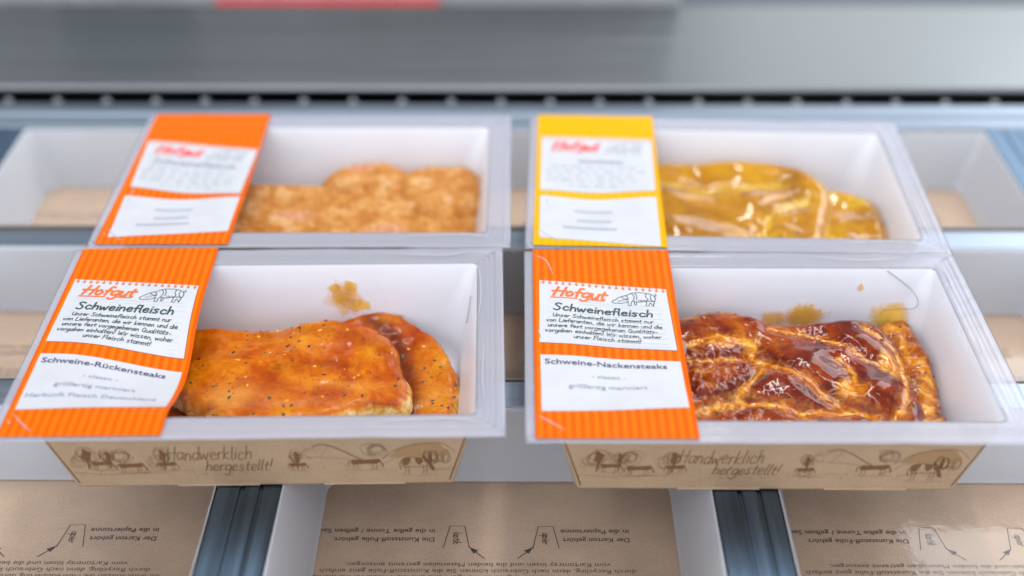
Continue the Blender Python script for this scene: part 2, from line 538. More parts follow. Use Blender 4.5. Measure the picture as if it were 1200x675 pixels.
# ------------------------------------------------------------------ the sealed trays
FW, FD, ZF = 247.0, 168.0, 55.0      # flange size and height (mm)
CW1, CD1, CW0, CD0 = 218.0, 135.0, 194.0, 112.0   # carton top and bottom
def sst(a, b, x):
    t = min(1, max(0, (x - a) / (b - a))) if b != a else 0
    return t * t * (3 - 2 * t)
def sag_back_left(x, y):
    return 3.0 * math.exp(-((x + 84) / 26) ** 2) * math.exp(-((y + 30) / 34) ** 2) * sst(-84, -55, y) + 1.2 * sst(-103, -60, x) * sst(103, 60, x) * sst(-63, -20, y) * sst(63, 20, y)
def sag_front_left(x, y):
    return 10.8 * sst(-104, -38, x) * sst(104, 40, x) * math.exp(-((y + 24) / 31) ** 2) * sst(-70, -50, y) * sst(64, 40, y)
def sag_soft(x, y):
    return 1.6 * sst(-103, -70, x) * sst(103, 50, x) * sst(-63, -35, y) * sst(63, 30, y) + 1.2 * math.exp(-((x + 84) / 22) ** 2) * math.exp(-((y + 52) / 14) ** 2) * sst(-75, -60, y)

def wall_pt(ang_pos, z, off=0.4):
    """point on the inside of the liner: ang_pos = (x,y) target direction on the top opening"""
    k = z / 54.0
    w = (CW0 - 3) + (CW1 - 2 - CW0 + 3) * k; d = (CD0 - 3) + (CD1 - 2 - CD0 + 3) * k
    x = max(-w / 2 + off, min(w / 2 - off, ang_pos[0])); y = max(-d / 2 + off, min(d / 2 - off, ang_pos[1]))
    r = 16
    cx, cy = max(-(w / 2 - r), min(w / 2 - r, x)), max(-(d / 2 - r), min(d / 2 - r, y))
    if cx != x and cy != y:
        L = math.hypot(x - cx, y - cy)
        if L > r - off: x, y = cx + (x - cx) / L * (r - off), cy + (y - cy) / L * (r - off)
    return (x, y, z)

def farm_print(seed):
    rnd = random.Random(seed)
    p = Print(); I = 'brown_ink'; I2 = 'pale_brown_ink'
    def bush(cx, cy, w, h, n=5, mat=I, lw=.2):
        for k in range(n):
            a = rnd.uniform(.5, 1.0); ox = rnd.uniform(-.2, .2) * w; oy = rnd.uniform(-.1, .2) * h
            p.stroke([(cx + ox + a * w / 2 * math.cos(t) * rnd.uniform(.85, 1.1), cy + oy + a * h / 2 * math.sin(t) * rnd.uniform(.85, 1.1)) for t in [i * .9 + k for i in range(rnd.randint(4, 7))]], lw, mat)
    def tree(x, w, h, y0=11):
        bush(x, y0 + h * .6, w, h * .8, 7)
        p.stroke([(x, y0), (x + .4, y0 + h * .5), (x - .3, y0 + h * .9)], .9, I)
        p.poly([(x - w * .15, y0 + h * .5), (x + w * .1, y0 + h * .3), (x + w * .25, y0 + h * .75), (x, y0 + h * .95)], I)
    def animal(x, y, w, h, patches=False, flip=1):
        F = lambda a, b: (x + flip * a * w, y + b * h)
        w, h = w * .9, h * .92; body = [(.0, .6), (.06, .88), (.25, .95), (.6, .93), (.8, .95), (.92, .72), (1.06, .3), (1.0, .22), (.9, .4), (.84, .46), (.6, .42), (.3, .44), (.1, .4)]
        if patches:
            p.stroke([F(*q) for q in body + [body[0]]], .4, I)
            p.poly([F(*q) for q in [(.02, .6), (.08, .9), (.3, .95), (.27, .72), (.14, .5)]], I)
            p.poly([F(*q) for q in [(.42, .94), (.66, .93), (.7, .7), (.56, .52), (.45, .7)]], I)
            p.poly([F(*q) for q in [(.8, .93), (.92, .72), (1.06, .3), (1.0, .22), (.88, .5), (.78, .7)]], I)
        else:
            p.poly([F(*q) for q in [(.0, .6), (.06, .88), (.5, .86), (.9, .95), (.97, .7), (.8, .5), (.5, .52), (.1, .44)]], I)
            p.stroke([F(.9, .8), F(1.02, .4), F(1.0, .25)], w * .05, I)
        for lx in (.08, .2, .68, .8):
            p.stroke([F(lx, .55), F(lx + .015, .22), F(lx - .02, .04)], .26, I, 2, False)
        p.stroke([F(.02, .85), F(-.08, .6), F(-.06, .3)], .4, I)
        p.stroke([F(-.1, 0), F(.5, -.06), F(1.15, -.02)], .25, I2)
    # from left to right along the front panel
    tree(-87, 14, 17, 15); tree(-76, 8, 14, 16); bush(-91, 21, 8, 12, 4, I2); bush(-70, 25, 11, 11, 7); pass
    animal(-85, 14, 12, 8); animal(-72, 11.5, 15, 9)
    p.stroke([(-95, 12), (-80, 10), (-55, 11), (-48, 11)], .3, I2)
    tree(-49, 10, 17, 14); bush(-54, 20, 7, 12, 4, I2); animal(-52, 13, 11, 8)
    hand(p, 'Handwerklich', -47, 21, 11, I, .5, 43, .15, 2, rnd, .05)
    hand(p, 'hergestellt!', -29, 12.0, 9.0, I, .5, 34, .22, 2, rnd, .05)
    for k in range(6): p.stroke([(-32 + k * 7, 9.5 + rnd.uniform(-1, 1)), (-29 + k * 7, 9.3)], .3, I2)
    tree(18, 7, 14, 14); bush(24, 25, 9, 10, 4, I2); animal(14, 12, 10, 7)
    p.stroke([(27, 31), (35, 32), (52, 19)], .6, I); p.stroke([(35, 32), (31, 24), (27, 22)], .3, I2); p.stroke([(30, 22), (44, 21)], .3, I2)
    bush(58, 27, 13, 11, 8); pass
    animal(45, 12, 18, 10)
    p.poly([(66, 22), (74, 29), (85, 33), (100, 32), (107, 23), (97, 22)][:6], I2)
    p.stroke([(62, 21), (70, 27), (80, 31), (100, 33), (110, 26)], .35, I)
    for k in range(60):
        x = rnd.uniform(-96, 104); y = 9 + rnd.random() ** 2 * 9
        p.stroke([(x, y), (x + rnd.uniform(-.4, .6), y + rnd.uniform(.8, 2.0))], .2, I if k % 2 else I2)
    for k in range(9):
        x = rnd.uniform(-92, 100); y = rnd.uniform(10, 13)
        p.stroke([(x, y), (x + 6, y + .5), (x + 12, y - .2)], .2, I2)
    p = p.map(lambda a, b: (a if a < 60 else 60 + (a - 60) * .76, b))
    animal(71, 7.5, 17, 16, True)
    p.stroke([(56, 12), (66, 20), (71, 21)], .3, I2)
    return p

def tree_fringe(seed):
    rnd = random.Random(seed); p = Print()
    for k, x in enumerate((84, 87, 90.5, 93)):
        for q in range(5):
            a = rnd.uniform(.5, 1)
            p.stroke([(x - 40 + 2.6 * a * math.cos(t) + rnd.uniform(-.4, .4), 22 + 6 * a * math.sin(t)) for t in [i * .9 + q for i in range(6)]], .4, 'brown_ink' if k < 2 else 'pale_brown_ink')
    return p.map(lambda x, y: (x + 40, y))

def make_carton(parent, seed):
    mb = MB()
    def rg(w, d, r, z): return rrect(w, d, r, z, 4)
    lv = [(0, 0), (.05, 1.2), (.5, 26), (1, 53.6)]
    outer = []
    for k, z in lv:
        outer.append(rg(CW0 + (CW1 - CW0) * z / 54, CD0 + (CD1 - CD0) * z / 54, 2.6 - .8 * k, z))
    inner = [rg(CW0 - .9 + (CW1 - CW0) * z / 54, CD0 - .9 + (CD1 - CD0) * z / 54, 1.6, z) for z in (53.6, 26, 1.0)]
    mb.loft(outer, 'kraft_board', cap0=True)
    mb.loft(inner, 'kraft_board', cap1=True)
    n = len(outer[0])
    mb.loft([outer[-1], inner[0]], 'board_edge')
    # folded corner seams and the two little lock tabs of the bottom edge
    for sx in (-1, 1):
        def on(x, z): return (x, -(CD0 + (CD1 - CD0) * z / 54) / 2 - .12, z)
        xb, xt = sx * (CW0 / 2 - 2.4), sx * (CW1 / 2 - 1.8)
        mb.add([on(xb - .35, 3), on(xb + .35, 3), on(xt + .35, 52), on(xt - .35, 52)], [(0, 1, 2, 3)], 'board_edge')
    for x in (-45, 30):
        mb.box(x, x + 42, -CD0 / 2 - .55, -CD0 / 2 + .3, .05, 1.5, 'kraft_board')
    def fn(x, h, ly): return (x, -(CD0 + (CD1 - CD0) * h / 54) / 2 - .12 - .03 * ly, h)
    farm_print(seed).onto(mb, fn)
    tree_fringe(seed).onto(mb, fn)
    return mb.build('carton', parent)

def make_liner(parent, notch=None):
    mb = MB(); rings = []
    prof = [(1.0, 54.6, 3), (1.0, 50, 6), (.72, 38, 12), (.4, 22, 15), (.12, 9, 17), (.03, 4.5, 18), (-.04, 2.4, 18), (-.12, 1.6, 18)]
    for k, z, r in prof:
        zz = z / 54.0
        w = CW0 - 3 + (CW1 - CW0 + 1.5) * zz; d = CD0 - 3 + (CD1 - CD0 + 1.5) * zz
        if k < 0.03: w -= (0.03 - k) * 60; d -= (0.03 - k) * 60
        if z > 54: w, d = CW1 - .4, CD1 - .4
        if z == 50: w -= 1.0; d -= 1.0
        rings.append(rrect(w, d, r, z, 10))
    mb.loft([r[::-1] for r in rings], 'liner_plastic')
    mb.f.append([len(mb.v) - len(rings[0]) + i for i in range(len(rings[0]))]); mb.mi.append(0); mb.sm.append(False)
    return mb.build('liner', parent)

def make_flange(parent):
    mb = MB(); out = []
    hw, hd = FW / 2, FD / 2
    def serr(n, i): return -.55 if i % 2 else 0.0
    nx, ny = 60, int(FD / .62); ny -= ny % 2
    for i in range(nx): out.append((-hw + FW * i / nx, -hd))
    for i in range(ny): out.append((hw + serr(ny, i), -hd + FD * i / ny))
    for i in range(nx): out.append((hw - FW * i / nx, hd))
    for i in range(ny): out.append((-hw - serr(ny, i), hd - FD * i / ny))
    r = 4.0; a, b = CW1 / 2 - r, CD1 / 2 - r
    def inner(p, g):
        cx, cy = max(-a, min(a, p[0])), max(-b, min(b, p[1]))
        L = math.hypot(p[0] - cx, p[1] - cy) or 1
        return (cx + (p[0] - cx) / L * (r + g), cy + (p[1] - cy) / L * (r + g))
    def lerp(p, t, z):
        q = inner(p, 0)
        w = .5 * nz(p[0] * .02, p[1] * .02, 3.1) + .3 * nz(p[0] * .06, p[1] * .06, 1)
        return (p[0] * t + q[0] * (1 - t), p[1] * t + q[1] * (1 - t), z + w * t)
    rings = []
    for t, z in ((1, 54.3), (1, 54.9), (.93, 55.0), (.9, 55.3), (.86, 55.0), (.8, 55.4), (.7, 55.4), (.66, 55.0), (.58, 54.95), (.55, 55.3), (.5, 55.0), (.4, 54.9), (.36, 55.25), (.3, 54.95), (.2, 55.0), (.13, 55.3), (.08, 55.0), (0, 54.7), (0, 53.9), (.2, 54.3), (.9, 54.2)):
        rings.append([lerp(p, t, z) for p in out])
    rings.append(rings[0])
    mb.loft(rings, 'flange_plastic')
    return mb.build('flange', parent)

def film_z(x, y, sag):
    e = min(FW / 2 - abs(x), FD / 2 - abs(y))
    k = math.exp(-max(0, e - 8) / 16)
    a = math.atan2(y, x)
    wr = abs(nz(a * 9, e * .02, 3)) ** .7 * .7 + .5 * nz(a * 21, e * .03, 9)
    return ZF + .8 - sag(x, y) + .25 * nz(x * .03, y * .03, 7) + .24 * k * wr
def make_film(parent, sag):
    mb = MB(); nx, ny = 140, 96; w, d = FW - 3, FD - 1.5
    vs = []
    for j in range(ny + 1):
        for i in range(nx + 1):
            x, y = -w / 2 + w * i / nx, -d / 2 + d * j / ny
            vs.append((x, y, film_z(x, y, sag)))
    fs = [(j * (nx + 1) + i, j * (nx + 1) + i + 1, (j + 1) * (nx + 1) + i + 1, (j + 1) * (nx + 1) + i) for j in range(ny) for i in range(nx)]
    mb.add(vs, fs, 'clear_film', True)
    return mb.build('lid_film', parent)

def label_art(spec):
    """the printed band across the film, in tray millimetres"""
    p = Print()
    x0, x1 = -118.5, -40.6
    p.grid([(x0 + spec.get('skew', 0), 84.2), (x1, 84.2), (x1, -82.5), (x0, -82.5)], spec['stock'], 0, 48, 100)
    q = spec['pad']; nq = spec['name']
    def bil(q):
        a, b, c, d = q
        return lambda u, v: tuple((d[k] * (1 - u) + c[k] * u) * (1 - v) + (a[k] * (1 - u) + b[k] * u) * v for k in (0, 1))
    # note pad
    e = .5
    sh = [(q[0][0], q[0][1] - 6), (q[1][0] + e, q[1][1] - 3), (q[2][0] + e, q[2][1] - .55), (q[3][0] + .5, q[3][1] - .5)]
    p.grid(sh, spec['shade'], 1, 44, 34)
    p.grid(q, 'white_print', 2, 44, 34)
    a = Print(); rnd = random.Random(spec['seed'])
    for i in range(19):
        u = .03 + i * .0525
        a.poly([(u - .004, .955), (u + .004, .955), (u + .004, 1.0), (u - .004, 1.0)], spec['stock'], 3)
        a.disc((u, .962), .0125, .017, 'hole_ink', 4, 10)
    pm = bil(q)
    W_, H_ = 71.0, 58.0
    lg = spec['logo']
    b = Print()   # in pad millimetres, x right, y up
    for v in (.69, .645, .57, .485, .405, .325, .245, .165, .085, .03):
        b.stroke([(.06 * W_, v * H_), (.94 * W_, (v + .003) * H_)], .22, 'rule_ink', 3, False)
    hx = hand(b, 'Hofgut', .10 * W_, .755 * H_, 8.6, lg, 1.5, 29.5, .28, 4)
    b.stroke([(.09 * W_, .725 * H_), (.29 * W_, .73 * H_)], 1.0, lg, 4, False)
    b.stroke([(.39 * W_, .735 * H_), (.50 * W_, .74 * H_)], 1.0, lg, 4, False)
    if spec['animal']:
        pig(b, .565 * W_, .70 * H_, .35 * W_, .22 * H_, 'grey_ink' if spec['seed'] > 2 else 'green_ink', .4)
    if spec['head'] == 'scribble':
        for k in range(14):
            x = 24 + k * 2.0
            b.stroke([(x, 29), (x + .5, 32 + rnd.uniform(0, 1.5)), (x + 1.2, 29.3), (x + 1.8, 31.5)], .45, 'grey_ink', 4)
    else:
        hand(b, spec['head'], .105 * W_, .515 * H_, 6.6, 'grey_ink' if spec['seed'] > 2 else 'green_ink', 1.0, 54, .12, 4, rnd, .03)
    lines = ['Unser Schweinefleisch stammt nur', 'von Lieferanten, die wir kennen und die', 'unsere fest vorgegebenen Qualitäts-', 'vorgaben einhalten! Wir wissen, woher', 'unser Fleisch stammt!']
    xs = [(.10, .86), (.05, .92), (.06, .88), (.04, .90), (.25, .75)]
    for k, (tx, (ua, ub)) in enumerate(zip(lines, xs)):
        y = (.41 - .081 * k) * H_
        if spec['body'] == 'scribble':
            x = ua * W_
            while x < ub * W_ - 3:
                L = rnd.uniform(3, 9)
                n = int(L / .9)
                b.stroke([(x + i * .9, y + (1.6 if i % 2 else .2) * rnd.uniform(.7, 1.2)) for i in range(max(3, n))], .4, 'grey_ink', 4)
                x += L + 1.6
        else:
            hand(b, tx, ua * W_, y, 3.3, 'green_ink', .43, (ub - ua) * W_, .12, 4, rnd, .04)
    for it in (a, b):
        it = it.map(lambda u, v: pm(u, v)) if it is a else it.map(lambda x, y: pm(x / W_, y / H_))
        p.items += it.items
    # name panel
    p.grid(nq, 'white_print', 2, 44, 26)
    nm = bil(nq); c = Print()
    if spec['lines'][0] == 'scribble':
        for (y, ua, ub, mt) in ((29, .3, .62, 'pale_purple_ink'), (19, .32, .6, 'pale_purple_ink'), (11, .2, .65, 'pale_purple_ink')):
            x = ua * 71
            while x < ub * 71:
                c.stroke([(x, y), (x + .5, y + 2.4), (x + 1, y), (x + 1.6, y + 2)], .28, mt, 4)
                x += 2.3
    else:
        c.text(spec['lines'][0], 2.2, 35.6, 4.1, 'purple_ink', 'LEFT', 61.5, 4, .012)
        c.text(spec['lines'][1], 34, 26.0, 2.7, 'pale_purple_ink', 'CENTER', 17, 4)
        c.text(spec['lines'][2], 33, 17.6, 3.2, 'pale_purple_ink', 'CENTER', 39, 4)
        if len(spec['lines']) > 3:
            c.text(spec['lines'][3], 33, 9.0, 3.2, 'pale_purple_ink', 'CENTER', 62, 4)
    p.items += c.map(lambda x, y: nm(x / 71.0, y / 43.0)).items
    return p

def make_label(parent, sag, spec):
    mb = MB()
    def fn(x, y, ly): return (x, y, film_z(x, y, sag) + .22 + .085 * ly)
    p = label_art(spec)
    p.onto(mb, fn)
    return mb.build('label_band', parent, uv=[(v[0], v[1]) for v in mb.v])

def smear(parent, cx, cy, z, rx, rz_, mat):
    mb = MB(); n = 40; rings = []; fade = []
    for q in range(7):
        t = 1.35 * (1 - q / 6.3); ring = []
        for i in range(n):
            a = 2 * math.pi * i / n
            k = t * (1 + .35 * nz(cx + math.cos(a) * 1.6, z + math.sin(a) * 1.6, 5))
            ring.append(wall_pt((cx + rx * k * math.cos(a), cy), max(3, z + rz_ * k * math.sin(a)), .62))
            fade.append(q / 6)
        rings.append(ring)
    mb.loft(rings, mat, False, True)
    return mb.build('sauce_smear', parent, attrs={'fade': fade})

def crease(parent, pts):
    mb = MB()
    P = catmull(pts, 6)
    P = [wall_pt((x, y), z, .5) for x, y, z in P]
    rings = []
    for i, p in enumerate(P):
        a, b = Vector(P[max(i - 1, 0)]), Vector(P[min(i + 1, len(P) - 1)])
        t = (b - a).normalized()
        u = t.cross(Vector((.3, .8, .2))).normalized(); v = t.cross(u)
        rings.append([tuple(Vector(p) + .2 * (u * math.cos(k * 1.2566) + v * math.sin(k * 1.2566))) for k in range(5)])
    mb.loft(rings, 'crease_grey', True, True)
    return mb.build('liner_crease', parent)

def film_crease(parent, sag, pts):
    mb = MB(); P = catmull(pts, 6); rings = []
    n = len(P)
    for i, (x, y) in enumerate(P):
        a, b = P[max(i - 1, 0)], P[min(i + 1, n - 1)]
        L = math.hypot(b[0] - a[0], b[1] - a[1]) or 1
        ux, uy = -(b[1] - a[1]) / L, (b[0] - a[0]) / L
        w = .42 * math.sin(math.pi * (i + .6) / (n + .2)); z = film_z(x, y, sag) + .48
        rings.append([(x - ux * w, y - uy * w, z), (x - ux * w * .4, y - uy * w * .4, z + w * .5), (x + ux * w * .4, y + uy * w * .4, z + w * .5), (x + ux * w, y + uy * w, z)])
    mb.loft(rings, 'crease_film', True, True)
    return mb.build('film_crease', parent)

def make_tray(loc, ang, sag, spec, label, seed, smears=(), creases=()):
    root = empty('meat_tray', (loc[0] * MM, loc[1] * MM, 0.0006), R(ang))
    tag(root, label, 'food tray', 'sealed trays of marinated meat')
    make_carton(root, seed)
    make_liner(root)
    make_flange(root)
    make_film(root, sag)
    make_label(root, sag, spec)
    for c in spec.get('glints', ()): film_crease(root, sag, c)
    for q in smears: smear(root, *q)
    for c in creases: crease(root, c)
    return root

PAD = [(-115, 52.3), (-45.2, 44.6), (-44.3, -10.6), (-115.6, -6.0)]
NAME = [(-115.3, -16.6), (-43.6, -20.2), (-43.1, -59.0), (-115.2, -62.5)]
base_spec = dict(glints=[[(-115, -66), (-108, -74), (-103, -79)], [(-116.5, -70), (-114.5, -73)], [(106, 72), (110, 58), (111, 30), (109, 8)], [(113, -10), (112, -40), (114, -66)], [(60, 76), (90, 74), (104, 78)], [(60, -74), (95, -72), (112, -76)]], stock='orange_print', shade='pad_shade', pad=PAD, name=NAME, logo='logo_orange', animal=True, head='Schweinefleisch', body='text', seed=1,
                 lines=['Schweine-Rückensteaks', '- classic -', 'grillfertig mariniert', 'Herkunft Fleisch Deutschland'])
trays = {}
trays['loin'] = make_tray((-130.5, 569.5), 1.2, sag_front_left, base_spec,
    'front tray of smooth orange loin steaks, its orange label reading Schweine-Rückensteaks', 11,
    smears=[(33, 70, 36, 9.5, 9, 'thin_sauce'), (27, 71, 41, 4.2, 3, 'yellow_sauce'), (36, 71, 42, 4.5, 4, 'yellow_sauce'), (31, 71, 35, 6, 3, 'yellow_sauce'), (41, 71, 31, 6, 4, 'yellow_sauce'), (112, 24, 34, 1.2, 2.6, 'red_drip')],
    creases=[[(110, 50, 44), (110, 44, 40), (110, 40, 34), (110, 44, 30)]])
trays['neck'] = make_tray((127.0, 567.5), 0.0, sag_soft, dict(base_spec, seed=2, glints=[[(-117.5, 78), (-111, 72), (-107.5, 58)], [(-117, -66), (-112, -70), (-104, -77)], [(-116.5, 8), (-115, -2)], [(108, 76), (113, 60), (112, 36)], [(114, 6), (112, -30), (115, -62)], [(40, 77), (70, 74), (96, 77)], [(84, -73), (106, -72), (116, -78)]], lines=['Schweine-Nackensteaks', '- classic -', 'grillfertig mariniert']),
    'front tray of fatty dark red steaks, its orange label reading Schweine-Nackensteaks', 12,
    smears=[(37, 70, 26, 13, 7, 'thin_sauce'), (37, 71, 28, 9, 7, 'yellow_sauce'), (68, 70, 44, 2.0, 2.4, 'thin_sauce'), (87, 70, 27, 13, 10, 'yellow_sauce'), (20, 71, 25, 9, 5, 'thin_sauce')],
    creases=[[(82, 70, 54), (92, 68, 47), (99, 56, 41), (97, 57, 34), (88, 64, 31), (82, 66, 30.5)]])
trays['crumb'] = make_tray((-128, 739.5), .3, sag_back_left,
    dict(base_spec, seed=3, pad=[(-115.3, 46), (-41.8, 35), (-44.2, -21.5), (-113.6, -14)], name=[(-114.2, -25.5), (-43.5, -25.5), (-43.4, -68), (-112.5, -75)],
         logo='logo_red', body='scribble', lines=['scribble']),
    'blurred rear tray with orange label holding crumbly golden cutlets', 13)
trays['curry'] = make_tray((129.5, 736), -1.6, sag_back_left,
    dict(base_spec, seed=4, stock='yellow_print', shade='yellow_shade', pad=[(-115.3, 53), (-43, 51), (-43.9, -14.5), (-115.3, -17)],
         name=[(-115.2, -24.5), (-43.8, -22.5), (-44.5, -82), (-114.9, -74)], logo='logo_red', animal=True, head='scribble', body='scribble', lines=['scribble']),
    'blurred rear tray with yellow label holding glossy yellow meat', 14)

# ------------------------------------------------------------------ the meat
def seg_d(p, a, b):
    dx, dy = b[0] - a[0], b[1] - a[1]; L = dx * dx + dy * dy
    t = max(0, min(1, ((p[0] - a[0]) * dx + (p[1] - a[1]) * dy) / L)) if L else 0
    return math.hypot(p[0] - a[0] - t * dx, p[1] - a[1] - t * dy)

def make_steak(name, tray, outline, centre, zb, T, mat, label, cat, seed, Re=9.0, tilt=(0, 0), amp=(1.2, 28, .45, 7), seams=(), fatspots=(), rim_fat=0.0,
               rough_zone=None, lumps=(), na=280, nr=80, flakes=0, edge0=.25, pale=(), group=None, rim_dir=None, darks=(), edge_noise=1.2, sizes=(.5, 1.15)):
    rnd = random.Random(seed)
    P = catmull(outline, 10, True)
    cx, cy = centre
    pol = sorted((math.atan2(y - cy, x - cx), math.hypot(x - cx, y - cy)) for x, y in P)
    pol = [(pol[-1][0] - 2 * math.pi, pol[-1][1])] + pol + [(pol[0][0] + 2 * math.pi, pol[0][1])]
    def rad(a):
        for i in range(len(pol) - 1):
            if pol[i][0] <= a <= pol[i + 1][0]:
                d = pol[i + 1][0] - pol[i][0]
                t = (a - pol[i][0]) / d if d > 1e-9 else 0
                return pol[i][1] * (1 - t) + pol[i + 1][1] * t
        return pol[0][1]
    angs = [-math.pi + 2 * math.pi * i / na for i in range(na)]
    rr = [rad(a) for a in angs]
    rr = [(rr[i - 1] + 2 * rr[i] + rr[(i + 1) % na]) / 4 for i in range(na)]
    rr = [r + edge_noise * nz(math.cos(a) * r * .12, math.sin(a) * r * .12, seed) + .4 * edge_noise * nz(math.cos(a) * r * .4, math.sin(a) * r * .4, seed + 9) for a, r in zip(angs, rr)]
    A1, L1, A2, L2 = amp
    sm = [catmull(s, 8) for s, _, _ in seams]
    def surf(x, y, de):
        t = min(1.0, de / Re)
        h = T * (edge0 + (1 - edge0) * (1 - (1 - t) ** 2.4) ** .5)
        fade = min(1, de / 4)
        h += fade * (A1 * nz(x / L1, y / L1, seed * 3.7) * 2 + A2 * nz(x / L2, y / L2, seed * 1.3) * 2 + A2 * .4 * nz(x / L2 * 2.3, y / L2 * 2.3, seed))
        fat = 0.0
        if rim_fat:
            k = 1.0
            if rim_dir:
                k = max(0, min(1, ((x - cx) * rim_dir[0] + (y - cy) * rim_dir[1]) / 40))
            wv = 2.8 * (1 + .6 * nz(x * .15, y * .15, 2))
            fat = max(fat, rim_fat * k * math.exp(-(de / wv) ** 2))
        for (s, w, dep), pts in zip(seams, sm):
            wx = x + 3.6 * nz(x * .07, y * .07, 11) + 1.1 * nz(x * .3, y * .3, 12); wy = y + 3.6 * nz(x * .07, y * .07, 21) + 1.1 * nz(x * .3, y * .3, 22)
            d = min(seg_d((wx, wy), pts[i], pts[i + 1]) for i in range(0, len(pts) - 1))
            ww = w * (.9 + 1.1 * nz(x * .06, y * .06, 51 + w))
            fat = max(fat, math.exp(-(d / max(.5, ww)) ** 2), .42 * math.exp(-(d / (w * 2.6)) ** 2))
            h -= 1.7 * dep * math.exp(-(d / 5.2) ** 2) - dep * .5 * math.exp(-(d / (w * .7)) ** 2)
        for (fx, fy, rx, ry) in fatspots:
            d = math.hypot((x - fx) / rx, (y - fy) / ry) + .35 * nz(x * .2, y * .2, 31)
            fat = max(fat, .9 * math.exp(-d ** 4 * .6))
            h += .8 * math.exp(-d * d)
        for (fx, fy, r_, hh) in lumps:
            h += hh * math.exp(-((x - fx) ** 2 + (y - fy) ** 2) / (r_ * r_))
        if rough_zone:
            zx, zy, zr, za = rough_zone
            k = za * math.exp(-((x - zx) / zr[0]) ** 4 - ((y - zy) / zr[1]) ** 4) * fade
            h += k * (1.6 * abs(nz(x / 7, y / 11, 41)) * 2 - .9 + .9 * nz(x / 3.2, y / 4.5, 42))
            fat = max(fat, min(.5, k * max(0, nz(x / 8, y / 6, 44)) * 1.0))
        return zb + h + tilt[0] * (x - cx) + tilt[1] * (y - cy), fat
    def palef(x, y):
        x, y = x + 4 * nz(x * .08, y * .08, 61), y + 3 * nz(x * .08, y * .08, 62)
        return max([0.0] + [k * math.exp(-((x - fx) / rx) ** 2 - ((y - fy) / ry) ** 2) for (fx, fy, rx, ry, k) in pale])
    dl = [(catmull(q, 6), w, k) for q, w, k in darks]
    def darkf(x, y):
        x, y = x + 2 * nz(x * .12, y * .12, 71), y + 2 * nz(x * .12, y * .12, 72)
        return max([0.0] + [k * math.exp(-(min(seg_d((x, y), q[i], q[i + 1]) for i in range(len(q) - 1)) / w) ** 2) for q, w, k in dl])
    mb = MB(); vs = []; fats = []
    z, f = surf(cx, cy, min(rr)); vs.append((cx, cy, z)); fats.append(f)
    for j in range(1, nr + 1):
        k = 1 - (1 - j / nr) ** 1.7
        for a, r in zip(angs, rr):
            x, y = cx + r * k * math.cos(a), cy + r * k * math.sin(a)
            z, f = surf(x, y, r * (1 - k) * .93)
            vs.append((x, y, z)); fats.append(f)
    ntop = len(vs)
    for kk, dz in ((1.0, .12), (.985, .02), (.93, 0)):
        for i, (a, r) in enumerate(zip(angs, rr)):
            x, y = cx + r * kk * math.cos(a), cy + r * kk * math.sin(a)
            vs.append((x, y, zb + T * dz + tilt[0] * (x - cx) + tilt[1] * (y - cy))); fats.append(rim_fat * .8 if not rim_dir else .2)
    fs = [(0, 1 + i, 1 + (i + 1) % na) for i in range(na)]
    for j in range(nr + 2):
        for i in range(na):
            a, b = 1 + j * na + i, 1 + j * na + (i + 1) % na
            fs.append((a, a + na, b + na, b))
    lo = 1 + (nr + 2) * na
    mb.add(vs, fs, mat, True)
    mb.f.append([lo + i for i in range(na)][::-1]); mb.mi.append(0); mb.sm.append(False)
    o = mb.build(name, None, attrs={'fat': fats, 'pale': [palef(v[0], v[1]) for v in vs], 'sauce_shade': [darkf(v[0], v[1]) for v in vs]})
    o.location = tray.location; o.rotation_euler = tray.rotation_euler
    tag(o, label, cat, group)
    if flakes:
        fb = MB()
        for k in range(flakes):
            q = vs[rnd.randrange(1, int(ntop * .93))]
            # even spread over the area
            j = int(nr * (1 - (1 - math.sqrt(rnd.random()) * .96) ** (1 / 1.7))); i = rnd.randrange(na)
            q = vs[1 + min(nr - 2, j) * na + i]
            s = rnd.uniform(*sizes) * (1.25 if rnd.random() < .12 else .8)
            m = rnd.choices(['black_flake', 'green_flake', 'yellow_flake', 'red_flake'], [5, 3, 1.4, 2])[0]
            rot = rnd.uniform(0, 6.28); el = rnd.uniform(1, 2.0)
            n = 7; ring = []
            for t in range(n):
                aa = 6.283 * t / n; rk = s * rnd.uniform(.7, 1.2)
                lx, ly = rk * el * math.cos(aa), rk * math.sin(aa)
                ring.append((q[0] + lx * math.cos(rot) - ly * math.sin(rot), q[1] + lx * math.sin(rot) + ly * math.cos(rot), q[2] + .02))
            fb.add(ring + [(q[0], q[1], q[2] + .1 + .4 * s)], [(t, (t + 1) % n, n) for t in range(n)], m, True)
        fo = fb.build('herb_flakes', o)
        fo['kind'] = 'stuff'
    return o

PUD = rrect(170, 92, 24, 0, 8)
def puddle(tray, mat, label, x0, x1, y0, y1, z):
    mb = MB(); n = 60; ring = []
    cx, cy = (x0 + x1) / 2, (y0 + y1) / 2
    for i in range(n):
        a = 2 * math.pi * i / n
        k = (abs(math.cos(a)) ** 4 + abs(math.sin(a)) ** 4) ** -.25 * (1 + .05 * nz(math.cos(a) * 2, math.sin(a) * 2, x0))
        ring.append((cx + (x1 - x0) / 2 * k * math.cos(a), cy + (y1 - y0) / 2 * k * math.sin(a)))
    mb.loft([[(cx + (x - cx) * s, cy + (y - cy) * s, zz) for x, y in ring] for s, zz in ((1, 1.7), (.99, z * .8), (.96, z), (.5, z))], mat, True, True)
    o = mb.build('marinade_puddle', None)
    o.location = tray.location; o.rotation_euler = tray.rotation_euler
    tag(o, label, 'marinade', None)
    return o

